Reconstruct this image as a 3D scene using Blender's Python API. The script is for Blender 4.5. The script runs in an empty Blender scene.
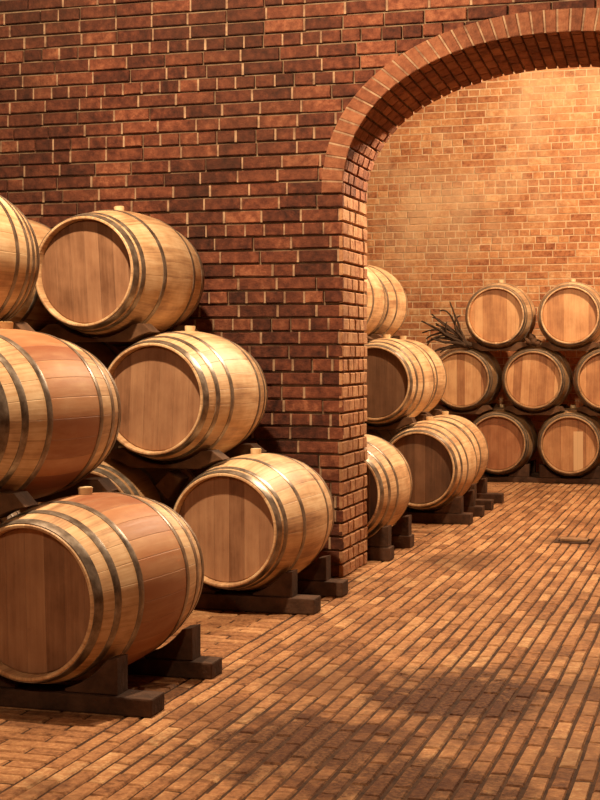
import bpy, bmesh, math, random
from mathutils import Vector, noise
random.seed(7)
D = bpy.data; C = bpy.context.scene.collection
PI = math.pi

# ------------------------------------------------------------------ materials
class NT:
    def __init__(s, name):
        s.m = D.materials.new(name); s.m.use_nodes = True
        s.t = s.m.node_tree; s.b = s.t.nodes['Principled BSDF']
    def n(s, kind, **kw):
        nd = s.t.nodes.new(kind)
        for k, v in kw.items():
            if k.startswith('i_'):
                key = k[2:]
                nd.inputs[int(key) if key.isdigit() else key.replace('_', ' ')].default_value = v
            else: setattr(nd, k, v)
        return nd
    def l(s, a, b): s.t.links.new(a, b)
    def math(s, op, a, b=None, c=None):
        nd = s.n('ShaderNodeMath', operation=op)
        for i, v in enumerate((a, b, c)):
            if v is None: continue
            if hasattr(v, 'links'): s.l(v, nd.inputs[i])
            else: nd.inputs[i].default_value = v
        return nd.outputs[0]
    def ramp(s, fac, stops, interp='LINEAR'):
        nd = s.n('ShaderNodeValToRGB'); cr = nd.color_ramp; cr.interpolation = interp
        while len(cr.elements) < len(stops): cr.elements.new(0.5)
        for e, (p, c) in zip(cr.elements, stops):
            e.position = p; e.color = (*c, 1) if len(c) == 3 else c
        s.l(fac, nd.inputs[0]); return nd.outputs[0]
    def noise(s, vec, scale, detail=4, rough=.55, dist=0):
        nd = s.n('ShaderNodeTexNoise'); nd.inputs['Scale'].default_value = scale
        nd.inputs['Detail'].default_value = detail; nd.inputs['Roughness'].default_value = rough
        nd.inputs['Distortion'].default_value = dist
        if vec is not None: s.l(vec, nd.inputs['Vector'])
        return nd.outputs['Fac']
    def mix(s, fac, a, b, mode='MIX'):
        nd = s.n('ShaderNodeMix', data_type='RGBA', blend_type=mode)
        for sock, v in ((nd.inputs[0], fac), (nd.inputs[6], a), (nd.inputs[7], b)):
            if hasattr(v, 'links'): s.l(v, sock)
            else: sock.default_value = v if not isinstance(v, tuple) else ((*v, 1) if len(v) == 3 else v)
        return nd.outputs[2]
    def xyz(s, x, y, z):
        nd = s.n('ShaderNodeCombineXYZ')
        for i, v in enumerate((x, y, z)):
            if hasattr(v, 'links'): s.l(v, nd.inputs[i])
            else: nd.inputs[i].default_value = v
        return nd.outputs[0]
    def bump(s, h, strength, dist):
        nd = s.n('ShaderNodeBump'); nd.inputs['Strength'].default_value = strength
        nd.inputs['Distance'].default_value = dist
        s.l(h, nd.inputs['Height']); s.l(nd.outputs[0], s.b.inputs['Normal'])
    def col(s, c): s.l(c, s.b.inputs['Base Color'])
    def rough(s, v):
        if hasattr(v, 'links'): s.l(v, s.b.inputs['Roughness'])
        else: s.b.inputs['Roughness'].default_value = v
    def spec(s, v): s.b.inputs['Specular IOR Level'].default_value = v

def brick_mat(name, stops, soot=0.6, soot_scale=1.3, soot_col=(.045, .018, .010), rough=.86, bump=.9, pale=None):
    k = NT(name); co = k.n('ShaderNodeTexCoord').outputs['Object']
    t = k.n('ShaderNodeAttribute', attribute_name='tint').outputs['Fac']
    n1 = k.noise(co, 22, 6, .65); n2 = k.noise(co, 95, 4, .6)
    n3 = k.noise(co, 7, 6, .7)
    v = k.math('ADD', k.math('ADD', k.math('MULTIPLY', t, .62), .19), k.math('ADD', k.math('MULTIPLY', k.math('SUBTRACT', n1, .5), 1.5), k.math('MULTIPLY', k.math('SUBTRACT', n3, .5), .9)))
    c = k.ramp(v, stops)
    if pale:
        pf = k.ramp(k.noise(co, pale[1], 5, .6), [(.48, (0, 0, 0)), (.66, (1, 1, 1))])
        c = k.mix(k.math('MULTIPLY', pf, pale[2]), c, pale[0])
    s1 = k.ramp(k.noise(co, soot_scale, 6, .62, .4), [(.42, (0, 0, 0)), (.68, (1, 1, 1))])
    s2 = k.ramp(k.noise(co, 9, 5, .65), [(.35, (0, 0, 0)), (.7, (1, 1, 1))])
    sf = k.math('MULTIPLY', k.math('MULTIPLY', s1, k.math('ADD', k.math('MULTIPLY', s2, .6), .45)), soot)
    k.col(k.mix(sf, c, soot_col)); k.rough(rough); k.spec(.25)
    k.bump(k.math('ADD', n1, k.math('MULTIPLY', n2, .6)), bump, .010)
    return k.m

def plain(name, a, b, scale=14, rough=.9, bump=.5, dist=.004):
    k = NT(name); co = k.n('ShaderNodeTexCoord').outputs['Object']
    n = k.noise(co, scale, 6, .62)
    k.col(k.ramp(n, [(.3, a), (.7, b)])); k.rough(rough); k.spec(.2)
    k.bump(k.noise(co, scale * 5, 4, .6), bump, dist); return k.m

def oak(name, mode, light, mid, dark, var=.5, red=None, rough=.5, stains=.35, plank=None):
    """mode 'stave': staves around the local Y axis; mode 'head': planks side by side along local X"""
    k = NT(name); co = k.n('ShaderNodeTexCoord').outputs['Object']
    sep = k.n('ShaderNodeSeparateXYZ'); k.l(co, sep.inputs[0]); X, Y, Z = sep.outputs
    rnd = k.n('ShaderNodeObjectInfo').outputs['Random']
    if mode == 'stave':
        ang = k.math('ARCTAN2', X, Z)
        u = k.math('ADD', k.math('MULTIPLY', ang, 27 / (2 * PI)), k.math('MULTIPLY', rnd, 0.9))
        along = Y; across = k.math('MULTIPLY', ang, .33)
    else:
        u = k.math('ADD', k.math('MULTIPLY', X, 12.5), k.math('MULTIPLY', rnd, .9)); along = Z; across = X
    idx = k.math('FLOOR', u); fr = k.math('FRACT', u)
    wn = k.n('ShaderNodeTexWhiteNoise', noise_dimensions='3D')
    k.l(k.xyz(idx, k.math('MULTIPLY', rnd, 57.), 0.), wn.inputs['Vector'])
    w = wn.outputs['Value']
    gv = k.xyz(k.math('MULTIPLY', across, 70), k.math('MULTIPLY', along, 3.2), k.math('ADD', idx, k.math('MULTIPLY', rnd, 31.)))
    g = k.noise(gv, 1.0, 5, .6, .3)
    bl = k.noise(k.xyz(k.math('MULTIPLY', across, 5), k.math('MULTIPLY', along, 3.), k.math('MULTIPLY', rnd, 41.)), 1.6, 5, .6)
    v = k.math('ADD', k.math('MULTIPLY', k.math('SUBTRACT', w, .5), var), .5)
    v = k.math('ADD', v, k.math('MULTIPLY', k.math('SUBTRACT', g, .5), .95 if mode == 'stave' else .6))
    v = k.math('ADD', v, k.math('MULTIPLY', k.math('SUBTRACT', bl, .5), 1.15 if mode == 'stave' else 1.0))
    c = k.ramp(v, [(.15, dark), (.5, mid), (.85, light)])
    if red:
        edge = k.math('LESS_THAN', k.math('ABSOLUTE', Y), .19)
        rf = k.ramp(k.noise(k.xyz(k.math('MULTIPLY', across, 16), k.math('MULTIPLY', along, 3), rnd), 1., 5, .6), [(.25, (.55,) * 3), (.62, (1, 1, 1))])
        c = k.mix(k.math('MULTIPLY', edge, rf), c, k.mix(w, red[0], red[1]))
    if plank:
        pf = k.math('MULTIPLY', k.math('MULTIPLY', k.math('GREATER_THAN', X, plank[0]), k.math('LESS_THAN', X, plank[1])), k.math('LESS_THAN', Z, .13))
        c = k.mix(k.math('MULTIPLY', pf, .8), c, plank[2])
    # knots and drips
    st = k.ramp(k.noise(co, 26, 3, .5), [(.70, (0, 0, 0)), (.80, (1, 1, 1))])
    c = k.mix(k.math('MULTIPLY', st, stains), c, (.17, .07, .03))
    seam = k.ramp(k.math('ABSOLUTE', k.math('SUBTRACT', fr, .5)), [(.475, (0, 0, 0)), (.495, (1, 1, 1))])
    c = k.mix(k.math('MULTIPLY', seam, .22), c, (.12, .055, .025))
    k.col(c); k.rough(k.math('ADD', k.math('MULTIPLY', g, .25), rough - .12)); k.spec(.35)
    k.bump(k.math('SUBTRACT', k.math('MULTIPLY', g, .35), seam), .5, .002)
    return k.m

M = {}
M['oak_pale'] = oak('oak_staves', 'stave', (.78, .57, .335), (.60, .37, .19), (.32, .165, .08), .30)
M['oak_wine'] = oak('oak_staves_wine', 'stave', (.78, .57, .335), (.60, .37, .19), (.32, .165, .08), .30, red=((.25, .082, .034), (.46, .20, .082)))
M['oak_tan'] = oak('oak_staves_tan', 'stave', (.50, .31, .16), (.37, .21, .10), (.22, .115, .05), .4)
M['head'] = oak('oak_head', 'head', (.42, .228, .12), (.31, .155, .080), (.17, .076, .037), .42, stains=.25)
M['head_warm'] = oak('oak_head_warm', 'head', (.66, .38, .18), (.50, .245, .105), (.30, .125, .052), .55, stains=.25)
M['head_plank'] = oak('oak_head_pale_plank', 'head', (.58, .32, .15), (.42, .20, .085), (.26, .11, .046), .4, stains=.25, plank=(.035, .125, (.66, .44, .24)))
M['head_red'] = oak('oak_head_reddish', 'head', (.44, .20, .09), (.32, .125, .052), (.20, .07, .03), .4, stains=.25)
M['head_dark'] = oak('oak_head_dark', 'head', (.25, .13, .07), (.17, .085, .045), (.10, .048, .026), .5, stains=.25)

def hoop_mat():
    k = NT('galvanised_hoop'); co = k.n('ShaderNodeTexCoord').outputs['Object']
    n = k.noise(co, 16, 6, .65)
    k.col(k.ramp(n, [(.3, (.10, .070, .048)), (.52, (.25, .195, .145)), (.8, (.50, .43, .34))]))
    k.b.inputs['Metallic'].default_value = .6
    k.rough(k.math('ADD', k.math('MULTIPLY', n, .3), .22)); k.bump(n, .15, .002); return k.m
M['hoop'] = hoop_mat()
M['bung'] = plain('bung_wood', (.62, .44, .24), (.80, .62, .38), 30, .7, .2)
M['beam'] = plain('dark_timber', (.030, .014, .008), (.105, .050, .027), 9, .8, .8, .006)
M['saddle'] = plain('saddle_timber', (.055, .026, .013), (.16, .078, .038), 9, .8, .7, .005)
M['twig'] = plain('vine_bark', (.03, .016, .010), (.10, .058, .034), 40, .85, .8)
M['iron'] = plain('rusty_cover', (.14, .07, .035), (.33, .18, .09), 20, .75, .5)
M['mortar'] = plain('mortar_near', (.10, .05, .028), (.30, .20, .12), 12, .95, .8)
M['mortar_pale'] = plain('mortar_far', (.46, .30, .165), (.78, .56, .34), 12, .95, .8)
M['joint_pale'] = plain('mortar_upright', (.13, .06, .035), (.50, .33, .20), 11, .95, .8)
M['joint_dirt'] = plain('floor_joint_dirt', (.022, .010, .006), (.085, .040, .020), 12, .95, .8)
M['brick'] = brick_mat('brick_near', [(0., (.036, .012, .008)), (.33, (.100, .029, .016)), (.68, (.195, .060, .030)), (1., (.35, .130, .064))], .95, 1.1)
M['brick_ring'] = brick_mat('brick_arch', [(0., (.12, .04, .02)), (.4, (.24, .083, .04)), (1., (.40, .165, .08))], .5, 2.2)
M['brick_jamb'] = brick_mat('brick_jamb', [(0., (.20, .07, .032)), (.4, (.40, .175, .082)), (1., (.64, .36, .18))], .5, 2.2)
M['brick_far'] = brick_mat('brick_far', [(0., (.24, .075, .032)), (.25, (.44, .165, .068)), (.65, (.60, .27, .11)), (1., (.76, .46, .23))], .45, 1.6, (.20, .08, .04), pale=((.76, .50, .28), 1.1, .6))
M['plaster'] = plain('rough_wall', (.06, .028, .016), (.11, .05, .03), 6, .9, .6)

def floor_mat():
    k = NT('floor_brick'); co = k.n('ShaderNodeTexCoord').outputs['Object']
    sep = k.n('ShaderNodeSeparateXYZ'); k.l(co, sep.inputs[0]); X, Y = sep.outputs[0], sep.outputs[1]
    t = k.n('ShaderNodeAttribute', attribute_name='tint').outputs['Fac']
    n1 = k.noise(co, 26, 6, .65); n2 = k.noise(co, 110, 4, .6)
    n3 = k.noise(co, 60, 5, .7)
    v = k.math('ADD', k.math('ADD', k.math('MULTIPLY', t, .62), .19), k.math('MULTIPLY', k.math('SUBTRACT', k.math('MULTIPLY', k.math('ADD', n1, n3), .5), .5), 2.6))
    c = k.ramp(v, [(0., (.12, .050, .023)), (.35, (.29, .132, .058)), (.7, (.43, .218, .098)), (1., (.58, .36, .18))])
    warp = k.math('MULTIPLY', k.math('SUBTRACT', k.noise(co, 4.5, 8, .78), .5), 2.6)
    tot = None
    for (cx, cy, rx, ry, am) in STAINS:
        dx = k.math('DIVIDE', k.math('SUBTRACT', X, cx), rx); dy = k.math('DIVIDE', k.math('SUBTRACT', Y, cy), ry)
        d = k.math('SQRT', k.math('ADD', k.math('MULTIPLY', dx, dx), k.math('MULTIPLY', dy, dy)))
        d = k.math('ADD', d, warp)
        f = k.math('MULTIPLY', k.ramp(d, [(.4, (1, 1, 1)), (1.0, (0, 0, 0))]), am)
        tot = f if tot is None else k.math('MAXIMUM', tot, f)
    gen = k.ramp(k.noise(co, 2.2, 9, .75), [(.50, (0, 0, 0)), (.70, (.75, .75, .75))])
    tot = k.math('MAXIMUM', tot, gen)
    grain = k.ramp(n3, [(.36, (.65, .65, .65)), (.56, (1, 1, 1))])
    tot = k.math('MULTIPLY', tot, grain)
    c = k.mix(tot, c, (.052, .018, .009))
    k.col(c); k.rough(k.math('ADD', k.math('MULTIPLY', n1, .3), .66)); k.spec(.12)
    k.bump(k.math('ADD', n1, k.math('MULTIPLY', n2, .5)), .9, .005)
    return k.m
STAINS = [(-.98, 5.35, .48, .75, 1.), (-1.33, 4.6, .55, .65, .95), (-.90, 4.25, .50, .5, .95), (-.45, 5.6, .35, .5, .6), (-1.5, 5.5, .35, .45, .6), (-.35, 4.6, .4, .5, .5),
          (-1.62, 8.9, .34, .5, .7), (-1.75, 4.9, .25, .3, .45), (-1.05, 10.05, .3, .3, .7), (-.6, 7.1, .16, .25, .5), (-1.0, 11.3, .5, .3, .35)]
M['floor'] = floor_mat()

# ------------------------------------------------------------------ mesh helpers
class MB:
    def __init__(s): s.v = []; s.f = []; s.t = []; s.mi = []
    def face(s, idx, tint=.5, mi=0): s.f.append(tuple(idx)); s.t.append(tint); s.mi.append(mi)
    def add(s, vs): n = len(s.v); s.v.extend([tuple(p) for p in vs]); return n
    def brick(s, poly, n, depth=.014, bev=.004, tint=.5, jit=.0015, mi=0):
        """poly: corners (counter-clockwise seen from outside), n: outward normal"""
        m = len(poly); n = Vector(n); P = [Vector(p) for p in poly]
        c = sum(P, Vector()) / m
        out = random.uniform(-jit, jit) * 1.5
        base = s.add([p - n * depth for p in P])
        sh = s.add([p - n * (bev - out) for p in P])
        top = []
        for i, p in enumerate(P):
            a = (P[i - 1] - p); b = (P[(i + 1) % m] - p)
            if a.length < 1e-6 or b.length < 1e-6: top.append(p); continue
            d = a.normalized() + b.normalized()
            q = p + d * bev
            top.append(q + n * (out + random.uniform(-jit, jit)))
        tp = s.add(top)
        s.face([tp + i for i in range(m)], tint, mi)
        for i in range(m):
            j = (i + 1) % m
            s.face([sh + i, sh + j, tp + j, tp + i], tint, mi)
            s.face([base + i, base + j, sh + j, sh + i], tint, mi)
    def build(s, name, mats, parent=None, smooth=False):
        me = D.meshes.new(name); me.from_pydata(s.v, [], s.f)
        for m in (mats if isinstance(mats, (list, tuple)) else [mats]): me.materials.append(m)
        me.polygons.foreach_set('material_index', s.mi)
        a = me.attributes.new('tint', 'FLOAT', 'FACE'); a.data.foreach_set('value', s.t)
        if smooth: me.polygons.foreach_set('use_smooth', [True] * len(s.f))
        me.update(); o = D.objects.new(name, me); C.objects.link(o); o.parent = parent
        return o

def bmobj(name, bm, mat, parent=None, smooth=False, angle=None):
    me = D.meshes.new(name); bmesh.ops.recalc_face_normals(bm, faces=bm.faces); bm.to_mesh(me); bm.free()
    me.materials.append(mat)
    if smooth:
        me.polygons.foreach_set('use_smooth', [True] * len(me.polygons))
        if angle: me.set_sharp_from_angle(angle=angle)
    o = D.objects.new(name, me); C.objects.link(o); o.parent = parent; return o

def box_bm(x0, x1, y0, y1, z0, z1, bev=.006, bm=None, rough=0.0, seg=1):
    bm = bm or bmesh.new()
    vs = [bm.verts.new((x, y, z)) for x in (x0, x1) for y in (y0, y1) for z in (z0, z1)]
    for q in ((0, 1, 3, 2), (4, 6, 7, 5), (0, 4, 5, 1), (2, 3, 7, 6), (0, 2, 6, 4), (1, 5, 7, 3)):
        bm.faces.new([vs[i] for i in q])
    if bev:
        es = list({e for v in vs for e in v.link_edges})
        bmesh.ops.bevel(bm, geom=es, offset=bev, segments=seg, affect='EDGES', profile=.6)
    return bm

def prism_bm(pts, y0, y1, bev=.004, bm=None):
    """pts: outline in XZ extruded along Y"""
    bm = bm or bmesh.new()
    a = [bm.verts.new((x, y0, z)) for x, z in pts]; b = [bm.verts.new((x, y1, z)) for x, z in pts]
    fa = bm.faces.new(a); fb = bm.faces.new(b[::-1]); n = len(pts)
    for i in range(n): bm.faces.new((a[i], b[i], b[(i + 1) % n], a[(i + 1) % n]))
    bmesh.ops.recalc_face_normals(bm, faces=bm.faces)
    if bev:
        es = list(fa.edges) + list(fb.edges)
        bmesh.ops.bevel(bm, geom=es, offset=bev, segments=1, affect='EDGES')
    return bm

def revolve_bm(prof, seg=96, closed=True):
    """prof: (radius, y) pairs turned about the Y axis"""
    bm = bmesh.new(); rings = []
    for r, y in prof:
        if r < 1e-6: rings.append([bm.verts.new((0, y, 0))] * seg); continue
        rings.append([bm.verts.new((r * math.sin(2 * PI * i / seg), y, r * math.cos(2 * PI * i / seg))) for i in range(seg)])
    n = len(rings)
    for k in range(n if closed else n - 1):
        A, B = rings[k], rings[(k + 1) % n]
        for i in range(seg):
            q = [A[i], A[(i + 1) % seg], B[(i + 1) % seg], B[i]]
            u = []
            for v in q:
                if v not in u: u.append(v)
            if len(u) >= 3: bm.faces.new(u)
    return bm

def tag(o, label=None, cat=None, group=None, kind=None):
    if label: o['label'] = label
    if cat: o['category'] = cat
    if group: o['group'] = group
    if kind: o['kind'] = kind
    return o

def empty(name, loc, label, cat, group=None):
    o = D.objects.new(name, None); C.objects.link(o); o.location = loc; o.empty_display_size = .1
    return tag(o, label, cat, group)

# ------------------------------------------------------------------ wall bricks
Y0, Y1 = 8.01, 8.60          # partition wall: near face, far face
XJ, XC, AA = -2.12, -.90, 1.22
ZS, BF, BR, PN = 2.20, .84, .75, 2.2
XR = 2 * XC - XJ
COURSE, JT = .0785, .010
def arch(th, b, off=0.):
    """point on the arch at angle th (0 = right spring, pi = left spring), offset outwards"""
    c, s = math.cos(th), math.sin(th)
    def P(t):
        c, s = math.cos(t), math.sin(t)
        return Vector((XC + AA * math.copysign(abs(c) ** (2 / PN), c), ZS + b * max(s, 0) ** (2 / PN)))
    p = P(th)
    if off:
        a = P(max(th - .004, 0)); q = P(min(th + .004, PI)); d = (q - a).normalized()
        p = p + Vector((d.y, -d.x)) * off
    return p
def arch_table(b, off, n=1500):
    pts = [arch(PI - PI * i / n, b, off) for i in range(n + 1)]; s = [0.]
    for i in range(n): s.append(s[-1] + (pts[i + 1] - pts[i]).length)
    return pts, s
def sample(tab, fr):
    pts, s = tab; L = s[-1] * fr
    lo, hi = 0, len(s) - 1
    while hi - lo > 1:
        m = (lo + hi) // 2
        if s[m] <= L: lo = m
        else: hi = m
    f = (L - s[lo]) / max(1e-9, s[hi] - s[lo]); return pts[lo].lerp(pts[hi], f)
RING = .125
T_in, T_out, T_mid, T_rear = arch_table(BF, 0), arch_table(BF, RING), arch_table(BF, RING * .55), arch_table(BR, 0)

def clip(poly, p, n):
    out = []; m = len(poly)
    for i in range(m):
        a, b = poly[i], poly[(i + 1) % m]; da, db = (a - p).dot(n), (b - p).dot(n)
        if da >= 0: out.append(a)
        if (da >= 0) != (db >= 0): out.append(a.lerp(b, da / (da - db)))
    r = []
    for q in out:
        if not r or (q - r[-1]).length > .002: r.append(q)
    if len(r) > 1 and (r[0] - r[-1]).length < .002: r.pop()
    return r
def area(p): return abs(sum(p[i].x * p[(i + 1) % len(p)].y - p[(i + 1) % len(p)].x * p[i].y for i in range(len(p)))) / 2

def courses(mb, x0, x1, z0, z1, emit, course=COURSE, jt=JT, L=.225, seed=1, sag=.0, tint=(0, 1), header_p=.16):
    rs = random.Random(seed); z = z0; r = 0
    while z < z1 - .02:
        head = rs.random() < header_p or r % 7 == 4
        x = x0 - rs.random() * L
        while x < x1:
            l = (L * .5 - jt * .5 if head else L) * rs.uniform(.96, 1.05)
            if not head and rs.random() < .10: l = L * rs.uniform(.42, .6)
            a, b = max(x, x0), min(x + l, x1)
            if b - a > .03:
                dz = rs.uniform(-.0016, .0016)
                za, zb = z + dz, min(z + course - jt * (1.3 if course == COURSE else 1) + dz + rs.uniform(-.001, .001), z1)
                tt = rs.betavariate(1.5, 1.5)
                if rs.random() < .16: tt *= .3
                emit([Vector((a, za)), Vector((b, za + rs.uniform(-.0015, .0015))), Vector((b, zb)), Vector((a, zb + rs.uniform(-.0015, .0015)))],
                     tint[0] + (tint[1] - tint[0]) * tt)
            x += l + jt
        z += course; r += 1

mb = MB()
ring_pts = [sample(T_mid, i / 160) for i in range(161)]
def near_emit(poly, t):
    c = sum(poly, Vector((0, 0))) / 4
    if c.y < ZS and XJ < c.x < XR: return
    if c.y > ZS - .08:
        j = min(range(161), key=lambda i: (ring_pts[i] - c).length)
        q = ring_pts[j]; d = ring_pts[min(j + 1, 160)] - ring_pts[max(j - 1, 0)]; d.normalize()
        nrm = Vector((-d.y, d.x))
        inside = (c - q).dot(nrm) < -.03 and (c - q).length < .7 or (XJ < c.x < XR and c.y < ZS + .2)
        if (c - q).length < .22 and c.y > ZS - .02:
            poly = clip(poly, q, nrm)
            if len(poly) < 3 or area(poly) < .0009: return
        elif XJ - .02 < c.x < XR + .02:
            # inside the opening?
            t_ = min(1, abs((c.x - XC) / AA)); zt = ZS + BF * (1 - t_ ** PN) ** (1 / PN)
            if c.y < zt: return
    mb.brick([(p.x, Y0, p.y) for p in poly], (0, -1, 0), .023, .0045, t, .003)
    if len(poly) == 4 and poly[1].x < XJ - .02 or c.y > ZS + BF + .2:      # mortar of the upright joint, nearly flush
        a, b = poly[1], poly[2]; q = Y0 + random.uniform(.001, .006)
        if random.random() < .28: return
        v = mb.add([(a.x - .002, q, a.y), (a.x + JT + .002, q, a.y), (b.x + JT + .002, q, b.y), (b.x - .002, q, b.y),
                    (a.x - .002, q + .02, a.y), (a.x + JT + .002, q + .02, a.y), (b.x + JT + .002, q + .02, b.y), (b.x - .002, q + .02, b.y)])
        mb.face([v, v + 1, v + 2, v + 3], .5, 4); mb.face([v + 3, v + 2, v + 6, v + 7], .5, 4); mb.face([v + 1, v, v + 4, v + 5], .5, 4)
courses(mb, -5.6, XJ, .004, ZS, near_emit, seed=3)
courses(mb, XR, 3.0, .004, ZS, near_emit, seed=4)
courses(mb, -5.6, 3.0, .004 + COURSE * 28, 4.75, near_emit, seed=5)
# fill rows between the two blocks if the course count leaves a gap
# jamb faces
def jamb(xj, sgn, seed):
    rs = random.Random(seed); z = .004; r = 0
    while z < ZS - .02:
        cuts = [.0, .125, .245, .37, .485, Y1 - Y0] if r % 2 else [.0, .17, .29, .41, .50, Y1 - Y0]
        for a, b in zip(cuts, cuts[1:]):
            a += 0 if a == 0 else rs.uniform(-.012, .012)
            y0, y1 = Y0 + a, Y0 + b - JT * 1.1
            if sgn > 0: poly = [(xj, y0, z), (xj, y1, z), (xj, y1, z + COURSE - JT * 1.35), (xj, y0, z + COURSE - JT * 1.35)]
            else: poly = [(xj, y1, z), (xj, y0, z), (xj, y0, z + COURSE - JT * 1.35), (xj, y1, z + COURSE - JT * 1.35)]
            mb.brick(poly, (sgn, 0, 0), .022, .0045, .25 + .75 * rs.betavariate(2, 1.6), .002, 3)
        z += COURSE; r += 1
jamb(XJ, 1, 11); jamb(XR, -1, 12)
# arch ring and soffit
rs = random.Random(5); NR = 50
for i in range(NR):
    f0, f1 = i / NR, (i + 1) / NR - .0028
    a, b, c_, d = sample(T_in, f0), sample(T_in, f1), sample(T_out, f1), sample(T_out, f0)
    yy = Y0 - .012
    mb.brick([(a.x, yy, a.y), (b.x, yy, b.y), (c_.x, yy, c_.y), (d.x, yy, d.y)][::-1], (0, -1, 0), .030, .0045, rs.betavariate(1.8, 1.8), .002, 1)
    e0, e1 = sample(T_in, min(1, (i + 1) / NR)), sample(T_out, min(1, (i + 1) / NR))
    v = mb.add([(b.x, yy + .003, b.y), (e0.x, yy + .003, e0.y), (e1.x, yy + .003, e1.y), (c_.x, yy + .003, c_.y)]); mb.face([v + 3, v + 2, v + 1, v], .5, 4)
    ra, rb = sample(T_rear, f0), sample(T_rear, f1)
    cuts = [0, .2, .4, .6, .8, 1.] if i % 2 else [0, .1, .3, .5, .7, .9, 1.]
    for u0, u1 in zip(cuts, cuts[1:]):
        u1 -= .018
        Pm = lambda p, q, u: Vector((p.x + (q.x - p.x) * u, Y0 + (Y1 - Y0) * u, p.y + (q.y - p.y) * u))
        q = [Pm(a, ra, u0), Pm(a, ra, u1), Pm(b, rb, u1), Pm(b, rb, u0)]
        n = (q[1] - q[0]).cross(q[3] - q[0]).normalized()
        ctr = Vector((XC, (Y0 + Y1) / 2, ZS))
        if n.dot(ctr - q[0]) < 0: n = -n; q = q[::-1]
        mb.brick(q, n, .022, .0045, rs.betavariate(1.8, 1.8), .002, 1)
# mortar core (front and back skins, jambs, soffit) set 7 mm behind the brick faces
g = .020
N = 64
prof_f = [Vector((XJ - g, 0))] + [sample(arch_table(BF, g), i / N) for i in range(N + 1)] + [Vector((XR + g, 0))]
prof_r = [Vector((XJ - g, 0))] + [sample(arch_table(BR, g), i / N) for i in range(N + 1)] + [Vector((XR + g, 0))]
prof_f[1].x = prof_r[1].x = XJ - g; prof_f[-2].x = prof_r[-2].x = XR + g
yf, yr = Y0 + g, Y1
fa = mb.add([(p.x, yf, p.y) for p in prof_f]); ra = mb.add([(p.x, yr, p.y) for p in prof_r])
for i in range(len(prof_f) - 1): mb.face([fa + i, fa + i + 1, ra + i + 1, ra + i], .5, 2)
TOPZ = 4.8
for base, y, pr, flip in ((fa, yf, prof_f, 0), (ra, yr, prof_r, 1)):
    xs0, xs1 = -5.6, 3.0
    tv = mb.add([(p.x, y, TOPZ) for p in pr])
    for i in range(len(pr) - 1):
        if i in (0, len(pr) - 2): continue
        q = [base + i, base + i + 1, tv + i + 1, tv + i]; mb.face(q[::-1] if flip else q, .5, 2)
    sv = mb.add([(xs0, y, 0), (xs0, y, ZS), (xs0, y, TOPZ), (xs1, y, 0), (xs1, y, ZS), (xs1, y, TOPZ)])
    e = len(pr) - 1
    mb.face([sv, base, base + 1, sv + 1], .5, 2); mb.face([sv + 1, base + 1, tv + 1, sv + 2], .5, 2)
    mb.face([base + e, sv + 3, sv + 4, base + e - 1], .5, 2); mb.face([base + e - 1, sv + 4, sv + 5, tv + e - 1], .5, 2)
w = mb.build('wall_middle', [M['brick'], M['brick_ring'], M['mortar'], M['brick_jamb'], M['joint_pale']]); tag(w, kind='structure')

# far wall
YB = 15.72
mb = MB()
courses(mb, -5.6, 3.0, .004, 4.75, lambda p, t: mb.brick([(q.x, YB, q.y) for q in p], (0, -1, 0), .012, .004, t, .002), course=.077, seed=21, header_p=.2)
bx = mb.add([(-5.6, YB + .005, 0), (3.0, YB + .005, 0), (3.0, YB + .005, 4.8), (-5.6, YB + .005, 4.8)]); mb.face([bx, bx + 1, bx + 2, bx + 3], .5, 1)
bx = mb.add([(-5.6, YB + .2, 0), (3.0, YB + .2, 0), (3.0, YB + .2, 4.8), (-5.6, YB + .2, 4.8)]); mb.face([bx + 3, bx + 2, bx + 1, bx], .5, 1)
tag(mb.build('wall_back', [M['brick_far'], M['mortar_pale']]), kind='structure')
for nm, b in (('wall_left', (-5.8, -5.6, -1.7, YB + .2, 0, 4.8)), ('wall_right', (3.0, 3.2, -1.7, YB + .2, 0, 4.8)),
              ('wall_front', (-5.6, 3.0, -1.7, -1.5, 0, 4.8)), ('ceiling', (-5.8, 3.2, -1.7, YB + .2, 4.8, 5.0))):
    tag(bmobj(nm, box_bm(*b, bev=0), M['plaster']), kind='structure')

# floor
mb = MB(); rs = random.Random(9)
def fbrick(x0, x1, y0, y1, t):
    if x1 - x0 < .015 or y1 - y0 < .015: return
    z = rs.uniform(-.003, .0)
    j = lambda: rs.uniform(-.0018, .0018)
    mb.brick([(x0 + j(), y0 + j(), z), (x1 + j(), y0 + j(), z), (x1 + j(), y1 + j(), z), (x0 + j(), y1 + j(), z)], (0, 0, 1), .012, .006, t, .0012)
XB = -2.05; pw, pl = .064, .225
DR = (-1.14, -.90, 9.90, 10.12)            # drain opening
wob = lambda x, y: .007 * noise.noise(Vector((x * .8, y * .9, 3.))) 
x = XB; col = 0
while x < 3.0:
    y = 2.2 - (0 if col % 2 else pl / 2) - rs.uniform(0, .02)
    while y < YB:
        l = pl * rs.uniform(.975, 1.025)
        a0, a1 = y, min(y + l - .008, YB)
        if not (x + pw > DR[0] and x < DR[1] and a1 > DR[2] and a0 < DR[3]):
            fbrick(x + wob(x, a0), min(x + pw - rs.uniform(.006, .011), 3.0) + wob(x, a0), a0, a1, rs.betavariate(1.6, 1.6))
        elif a0 < DR[2] - .03: fbrick(x, x + pw - .008, a0, DR[2] - .006, rs.betavariate(2, 2))
        elif a1 > DR[3] + .03: fbrick(x, x + pw - .008, DR[3] + .006, a1, rs.betavariate(2, 2))
        y += l
    x += pw; col += 1
y = 2.2; row = 0
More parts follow.
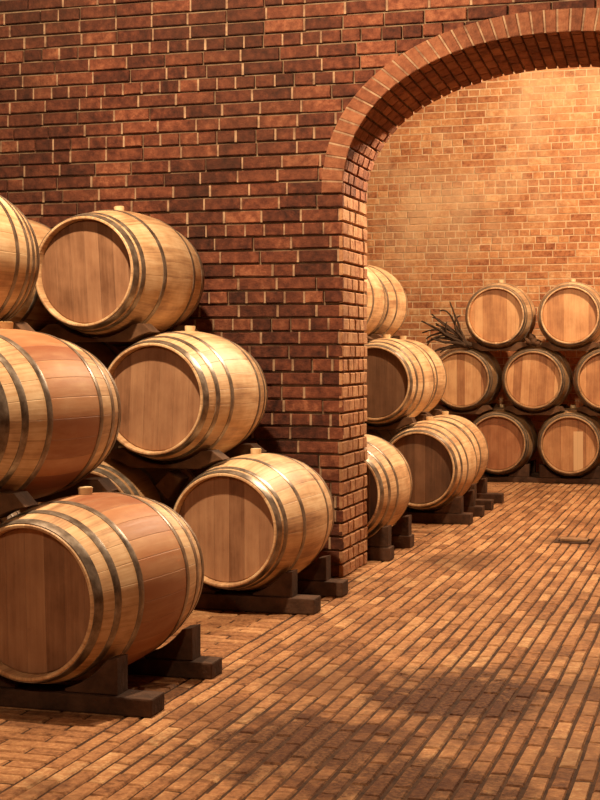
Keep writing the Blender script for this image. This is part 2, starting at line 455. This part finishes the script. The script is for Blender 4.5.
while y < YB:
    x = XB - .010
    if row % 2: fbrick(x - .118, x, y, y + .067, rs.betavariate(2, 2)); x -= .126
    while x > -5.6:
        l = .25 * rs.uniform(.95, 1.05); fbrick(max(x - l + .008, -5.6), x, y, min(y + .067, YB), rs.betavariate(2, 2)); x -= l
    y += .075; row += 1
b = mb.add([(-5.8, -1.7, -.0065), (3.2, -1.7, -.0065), (3.2, YB + .2, -.0065), (-5.8, YB + .2, -.0065)]); mb.face([b, b + 1, b + 2, b + 3], .5, 1)
b = mb.add([(-5.8, -1.7, -.2), (3.2, -1.7, -.2), (3.2, YB + .2, -.2), (-5.8, YB + .2, -.2)]); mb.face([b + 3, b + 2, b + 1, b], .5, 1)
tag(mb.build('floor', [M['floor'], M['joint_dirt']]), kind='structure')

# ------------------------------------------------------------------ barrels
HL, RB, RH = .458, .345, .280
def prad(y): return RB - (RB - RH) * (abs(y) / HL) ** 2.0
def body_mesh():
    ys = [-HL + 2 * HL * i / 28 for i in range(29)]
    prof = [(prad(y), y) for y in ys]
    prof[0] = (RH - .004, -HL); prof.insert(1, (RH, -HL + .004))
    prof[-1] = (RH - .004, HL); prof.insert(-1, (RH, HL - .004))
    ri = .2655; dp = .048
    prof += [(ri + .003, HL), (ri, HL - .004), (ri - .002, HL - dp - .012), (ri - .002, -HL + dp + .012), (ri, -HL + .004), (ri + .003, -HL)]
    return revolve_bm(prof, 108, True)
def head_mesh(sg):
    y = sg * (HL - .048); t = -sg * .02
    return revolve_bm([(0, y), (.22, y), (.258, y), (.267, y + t * .4), (.267, y + t), (0, y + t)], 72, False)
def hoop_mesh(yc, wd):
    y0, y1 = yc - wd / 2, yc + wd / 2; pr = []
    y0 = max(y0, -HL + .005); y1 = min(y1, HL - .005)
    k = 4
    for i in range(k + 1): y = y0 + (y1 - y0) * i / k; pr.append((prad(y) + .0035 - (.0012 if i in (0, k) else 0), y))
    pr += [(prad(y1) - .002, y1), (prad(y0) - .002, y0)]
    bm = revolve_bm(pr, 108, True)
    return bm
def bung_mesh():
    bm = bmesh.new(); bmesh.ops.create_cone(bm, cap_ends=True, segments=28, radius1=.024, radius2=.029, depth=.050)
    for v in bm.verts: v.co.z += RB + .003
    es = [e for e in bm.edges if all(v.co.z > RB + .01 for v in e.verts)]
    bmesh.ops.bevel(bm, geom=es, offset=.003, segments=2, affect='EDGES'); return bm
HOOPS = {'a': [(.026, .042), (.125, .034), (.262, .032)], 'b': [(.025, .040), (.080, .030), (.268, .032)], 'c': [(.025, .038), (.085, .028), (.145, .028), (.255, .030)]}
def mesh_of(bm, name, mat, sharp=.6):
    o = bmobj(name, bm, mat, None, True, sharp); me = o.data; D.objects.remove(o); return me
ME = {}
for k in ('oak_pale', 'oak_wine', 'oak_tan'):
    ME['body', k] = mesh_of(body_mesh(), 'stave_body', M[k])
for k in ('head', 'head_warm', 'head_dark', 'head_plank', 'head_red'):
    for sg in (-1, 1): ME[k, sg] = mesh_of(head_mesh(sg), 'head', M[k])
for t, L in HOOPS.items():
    for i, (e, wd) in enumerate(L):
        for sg in (-1, 1): ME['hoop', t, i, sg] = mesh_of(hoop_mesh(sg * (HL - e), wd), 'hoop', M['hoop'], .8)
ME['bung'] = mesh_of(bung_mesh(), 'bung', M['bung'])
def link(name, me, parent, label=None):
    o = D.objects.new(name, me); C.objects.link(o); o.parent = parent
    if label: o['label'] = label
    return o
def barrel(x, yh, z, label, group, kind='a', wood='oak_pale', head='head', twist=0., yaw=0.):
    """x, z: axis; yh: Y of the near head; origin at the lowest point of the belly"""
    r = empty('wine_barrel', (x, yh + HL, z - RB), label, 'barrel', group)
    r.rotation_euler = (0, 0, yaw)
    def ch(name, me):
        o = link(name, me, r); o.location = (0, 0, RB); o.rotation_euler = (0, twist, 0); return o
    ch('stave_body', ME['body', wood])
    ch('barrel_head', ME[head, -1]); ch('barrel_head', ME[head, 1])
    for i in range(len(HOOPS[kind])):
        for sg in (-1, 1): ch('hoop', ME['hoop', kind, i, sg])
    ch('bung', ME['bung'])
    return r
def saddle(x, y, z, cl, cr, pitch, label, group, R):
    """plank scribed to the two lower barrels (axes at x+cl, x+cr) and the one above; x, z: axis of the upper barrel"""
    Rr = R + .010; zt = -.262
    def side(c, sg):
        """outline from the flat underside outwards and up to the top corner"""
        low = lambda X: -pitch + math.sqrt(Rr * Rr - (X - c) ** 2)
        xb = c - sg * .185; xe = c - sg * .055
        return [(xb + (xe - xb) * k / 6, low(xb + (xe - xb) * k / 6)) for k in range(7)] + [(sg * .265, zt)]
    Rt = R + .006; xt = math.sqrt(Rt * Rt - zt * zt)
    rt, lf = side(cr, 1), side(cl, -1)
    top = [(xt - 2 * xt * k / 14, -math.sqrt(Rt * Rt - (xt - 2 * xt * k / 14) ** 2)) for k in range(15)]
    bm = prism_bm(rt + top + lf[::-1], -.055, .055, .003)
    o = bmobj('barrel_saddle', bm, M['saddle']); o.location = (x, y, z)
    return tag(o, label, 'saddle block', group)
def cradle(name_label, group, x0, x1, y, xs, zax, R):
    """floor beam with a pair of chocks under every barrel"""
    r = empty('barrel_cradle', ((x0 + x1) / 2, y, 0), name_label, 'cradle', group)
    cx = (x0 + x1) / 2; Rr = R + .010; bh = zax - Rr + .003
    bmobj('floor_beam', box_bm(x0 - cx, x1 - cx, -.065, .065, .0, bh, .007, seg=2), M['beam'], r)
    for bx in xs:
        for sg in (-1, 1):
            if bx + sg * .3 > x1 + .02 or bx + sg * .3 < x0 - .02: continue
            pts = []
            for i in range(7):
                X = .10 + (.262 - .10) * i / 6
                pts.append((bx - cx + sg * X, zax - math.sqrt(Rr * Rr - X * X)))
            zt = pts[-1][1]
            pts += [(bx - cx + sg * .305, zt + .008), (bx - cx + sg * .305, bh + .001), (bx - cx + sg * .10, bh + .001)]
            bmobj('chock', prism_bm(pts, -.05, .05, .004), M['beam'], r)
    return r

AX = .415
G1 = 'barrels in the front stack'; G2 = 'barrels in the second stack against the pier wall'; G3 = 'barrels behind the brick pier'
G4 = 'barrels against the far wall'
def R_at(dy): return prad(dy)
def stack(yh, rows, sx, pitch, group, where, beam, dy=.30, ax=AX, yaw=0.):
    """rows: list of tiers, each a list of (x, label, kwargs); yaw turns every barrel of the row a little"""
    yc = yh + HL; R = R_at(dy - .055)
    for ti, tier in enumerate(rows):
        for (x, label, kw) in tier:
            kw0 = kw.pop('s', None) or ' '.join(label.split(',')[0].split()[:9])
            barrel(x, yh, ax + ti * pitch, label, group, yaw=yaw, **kw)
            if ti:
                low = [t[0] for t in rows[ti - 1]]
                cl = max([q for q in low if q < x - .2], default=x - sx / 2) - x; cr = min([q for q in low if q > x + .2], default=x + sx / 2) - x
                for sg, wd in ((-1, 'front'), (1, 'rear')):
                    saddle(x - math.sin(yaw) * sg * dy, yc + sg * dy, ax + ti * pitch, cl, cr, pitch, f'{wd} wooden saddle plank under the ' + kw0, 'saddle planks in ' + where, R)
    for sg, wd in ((-1, 'front'), (1, 'rear')):
        xs = [t[0] - math.sin(yaw) * sg * dy for t in rows[0]]
        cradle(f'{wd} dark floor beam with chocks under {where}', 'floor beams under ' + where, beam[0], beam[1], yc + sg * dy, xs, ax, R)

# front stack
stack(4.665, [
    [(-2.372, 'large wine-stained oak barrel on floor beams at bottom left, nearest the camera', dict(kind='a', wood='oak_wine', head='head', twist=-.03)),
     (-3.11, 'oak barrel on the floor beams just left of the nearest wine-stained barrel', dict(kind='a')),
     (-3.88, 'oak barrel at the far left end of the front stack on the floor', dict(kind='b'))],
    [(-2.738, 'large wine-stained oak barrel in the middle tier, cut off by the left edge', dict(kind='a', wood='oak_wine', twist=.05)),
     (-3.495, 'oak barrel in the middle tier left of the wine-stained one', dict(kind='b'))],
    [(-3.11, 'many-hooped oak barrel topmost at the upper left edge, rear half in view', dict(kind='c', twist=.1))]],
    .77, .640, G1, 'the front stack of barrels', (-4.4, -1.955), .31, ax=.397, yaw=-.08)
# second stack
stack(6.71, [
    [(-2.365, 'pale oak barrel on floor beams in front of the brick pier, smooth brown head', dict(kind='b', head='head')),
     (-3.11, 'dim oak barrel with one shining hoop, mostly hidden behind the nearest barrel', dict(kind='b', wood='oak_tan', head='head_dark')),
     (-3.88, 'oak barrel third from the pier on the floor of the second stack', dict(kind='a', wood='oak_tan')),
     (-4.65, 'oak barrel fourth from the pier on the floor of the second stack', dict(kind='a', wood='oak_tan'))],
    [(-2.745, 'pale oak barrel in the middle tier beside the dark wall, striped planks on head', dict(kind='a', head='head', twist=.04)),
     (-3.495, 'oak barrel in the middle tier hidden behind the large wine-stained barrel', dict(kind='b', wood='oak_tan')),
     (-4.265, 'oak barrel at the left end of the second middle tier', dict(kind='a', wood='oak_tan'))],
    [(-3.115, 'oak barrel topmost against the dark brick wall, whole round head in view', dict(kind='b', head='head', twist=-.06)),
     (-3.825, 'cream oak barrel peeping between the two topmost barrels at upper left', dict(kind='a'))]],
    .77, .641, G2, 'the second stack of barrels', (-5.0, -1.955), .27, yaw=-.045)
# behind the pier
stack(8.63, [[(-2.33, 'pale oak barrel on the floor right behind the brick pier, its left half hidden', dict(kind='a', head='head_dark'))]],
      .77, .645, G3, 'the single barrel behind the pier', (-2.66, -2.01), .30)
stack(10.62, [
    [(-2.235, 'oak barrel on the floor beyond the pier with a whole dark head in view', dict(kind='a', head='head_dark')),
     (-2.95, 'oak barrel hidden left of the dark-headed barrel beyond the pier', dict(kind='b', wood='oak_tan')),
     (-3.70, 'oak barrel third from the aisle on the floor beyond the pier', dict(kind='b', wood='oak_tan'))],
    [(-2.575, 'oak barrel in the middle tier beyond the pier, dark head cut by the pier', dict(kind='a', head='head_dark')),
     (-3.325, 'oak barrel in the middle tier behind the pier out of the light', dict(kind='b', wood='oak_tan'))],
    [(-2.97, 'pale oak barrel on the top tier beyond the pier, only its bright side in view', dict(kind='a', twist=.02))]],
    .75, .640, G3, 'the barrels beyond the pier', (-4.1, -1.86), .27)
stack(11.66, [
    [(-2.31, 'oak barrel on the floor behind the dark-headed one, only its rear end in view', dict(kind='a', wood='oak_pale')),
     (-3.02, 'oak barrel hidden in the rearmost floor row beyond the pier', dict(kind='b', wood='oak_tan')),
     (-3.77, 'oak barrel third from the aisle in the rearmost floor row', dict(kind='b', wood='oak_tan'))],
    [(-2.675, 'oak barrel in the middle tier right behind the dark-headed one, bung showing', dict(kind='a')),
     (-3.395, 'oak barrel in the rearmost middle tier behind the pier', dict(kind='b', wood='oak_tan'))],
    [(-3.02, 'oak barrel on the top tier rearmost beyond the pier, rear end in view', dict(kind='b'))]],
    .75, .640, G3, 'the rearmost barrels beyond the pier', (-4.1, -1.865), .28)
# far wall stack
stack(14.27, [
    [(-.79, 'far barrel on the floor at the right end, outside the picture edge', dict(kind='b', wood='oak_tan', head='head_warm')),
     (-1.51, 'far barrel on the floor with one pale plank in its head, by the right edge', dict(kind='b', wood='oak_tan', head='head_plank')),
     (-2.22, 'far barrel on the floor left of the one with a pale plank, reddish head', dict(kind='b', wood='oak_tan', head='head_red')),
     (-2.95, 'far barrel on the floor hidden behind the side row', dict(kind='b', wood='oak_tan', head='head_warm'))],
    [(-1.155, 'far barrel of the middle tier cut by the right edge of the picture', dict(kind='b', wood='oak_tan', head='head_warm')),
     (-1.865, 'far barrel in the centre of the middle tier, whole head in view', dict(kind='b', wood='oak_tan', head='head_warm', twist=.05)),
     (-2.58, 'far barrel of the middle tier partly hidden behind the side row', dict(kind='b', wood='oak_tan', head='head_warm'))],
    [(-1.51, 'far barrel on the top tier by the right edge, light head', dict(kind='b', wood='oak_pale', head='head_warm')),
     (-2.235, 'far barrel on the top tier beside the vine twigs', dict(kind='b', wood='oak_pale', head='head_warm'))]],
    .715, .632, G4, 'the far wall barrels', (-3.35, -.30), .29, ax=.385, yaw=.03)

# small wooden wedge between the second stack's two floor barrels
bm = prism_bm([(-.07, -.02), (.0, -.09), (.075, .02), (.0, .055)], -.06, .06, .005)
o = bmobj('wooden_wedge', bm, M['saddle']); o.location = (-2.737, 6.93, .628)
tag(o, 'small brown wooden wedge stuck between the two lower barrels behind the nearest barrel', 'wedge')

# vine prunings lying on the far barrels
def tube(pts, r0, r1, seg=7):
    bm = bmesh.new(); rings = []
    for i, p in enumerate(pts):
        t = (pts[min(i + 1, len(pts) - 1)] - pts[max(i - 1, 0)]).normalized()
        a = t.cross(Vector((.1, .3, .95))).normalized(); b = t.cross(a)
        r = r0 + (r1 - r0) * i / (len(pts) - 1); r *= 1 + .18 * math.sin(i * 2.3)
        rings.append([bm.verts.new(p + (a * math.cos(2 * PI * k / seg) + b * math.sin(2 * PI * k / seg)) * r) for k in range(seg)])
    for A, B in zip(rings, rings[1:]):
        for k in range(seg): bm.faces.new((A[k], A[(k + 1) % seg], B[(k + 1) % seg], B[k]))
    bm.faces.new(rings[0]); bm.faces.new(rings[-1][::-1]); return bm
rs = random.Random(23)
vb = empty('vine_bundle', (-2.47, 14.33, 1.33), 'tangled bundle of dry dark vine branches beside the far top barrel', 'branches')
for i in range(18):
    y = 14.27 + rs.uniform(0, .06)
    p = Vector((-2.49 + rs.uniform(-.03, .03), y, 1.345 + rs.uniform(0, .02)))
    ang = PI - (rs.uniform(.45, .95) if i % 3 else rs.uniform(.15, .5)); cur = rs.uniform(-.04, .09); pts = []
    n = rs.randint(11, 16)
    for k in range(n):
        pts.append(p.copy()); st = rs.uniform(.030, .042)
        p = p + Vector((math.cos(ang) * st, rs.uniform(-.008, .004), math.sin(ang) * st))
        ang += cur + rs.uniform(-.2, .2)
        if i in (4, 8) and k > n - 8: ang -= .42
        if i in (2, 5) and k > n - 6: ang += .3
        dx = p.x + 2.58
        if abs(dx) < .28: p.z = max(p.z, 1.017 + math.sqrt(.31 ** 2 - dx * dx) + .028)
    pts = [q - Vector((-2.47, 14.33, 1.33)) for q in pts]
    bmobj('branch', tube(pts, .016 if i % 3 else .026, .007), M['twig'], vb, True)
# knot of old vine wood between the two far top barrels
pts = [Vector((0, 0, .03)), Vector((.02, 0, .07)), Vector((-.02, .01, .10)), Vector((.0, .0, .125))]
bm = tube(pts, .045, .035, 9)
for q in ([Vector((0, 0, .05)), Vector((-.05, -.01, .07)), Vector((-.075, 0, .10))], [Vector((.01, 0, .05)), Vector((.06, 0, .05)), Vector((.08, 0, .075))]):
    b2 = tube(q, .028, .014, 7); me = D.meshes.new('x'); b2.to_mesh(me); b2.free(); bm.from_mesh(me); D.meshes.remove(me)
o = bmobj('vine_stump', bm, M['saddle'], None, True); o.location = (-1.865, 14.36, .385 + .632 + RB - .035)
tag(o, 'knobbly piece of vine stump wedged between the two far top barrels', 'stump')

# drain hatch in the floor
r = empty('drain_cover', ((DR[0] + DR[1]) / 2, (DR[2] + DR[3]) / 2, 0), 'small square drain cover set in the brick floor beyond the arch', 'drain cover')
hw, hd = (DR[1] - DR[0]) / 2, (DR[3] - DR[2]) / 2
bm = bmesh.new()
for q in ((-hw, hw, -hd, -hd + .02), (-hw, hw, hd - .02, hd), (-hw, -hw + .02, -hd + .02, hd - .02), (hw - .02, hw, -hd + .02, hd - .02)):
    box_bm(*q, -.009, .006, .002, bm)
bmobj('frame', bm, M['beam'], r)
pl_ = bmobj('cover_plate', box_bm(-hw + .028, hw - .028, -hd + .085, hd - .024, .0, .016, .003, seg=2), M['iron'], r)

# ------------------------------------------------------------------ light
def lamp(name, loc, power, col=(1., .76, .50), rad=.07):
    L = D.lights.new(name, 'POINT'); L.energy = power; L.color = col; L.shadow_soft_size = rad
    o = D.objects.new(name, L); C.objects.link(o); o.location = loc; return o
lamp('cellar_lamp', (-2.35, 5.05, 4.05), 880)
lamp('cellar_lamp', (-1.2, -.9, 3.6), 340)
lamp('cellar_lamp', (-1.15, 9.1, 3.3), 370, rad=.05)
lamp('cellar_lamp', (-.2, 12.2, 4.5), 980)
wd = D.worlds.new('World'); bpy.context.scene.world = wd; wd.use_nodes = True
wd.node_tree.nodes['Background'].inputs[0].default_value = (1., .6, .35, 1); wd.node_tree.nodes['Background'].inputs[1].default_value = .0

# ------------------------------------------------------------------ camera
cam = D.cameras.new('camera'); co = D.objects.new('camera', cam); C.objects.link(co)
co.location = (0, 0, 1.29); co.rotation_euler = (PI / 2, 0, math.atan(430 / 1450))
cam.sensor_fit = 'HORIZONTAL'; cam.sensor_width = 36; cam.lens = 36 * 1450 / 600; cam.shift_y = -48 / 600
cam.clip_end = 60
sc = bpy.context.scene; sc.camera = co
sc.view_settings.view_transform = 'Standard'; sc.view_settings.look = 'None'
sc.view_settings.gamma = 1; sc.view_settings.use_curve_mapping = False; sc.view_settings.exposure = 0.0
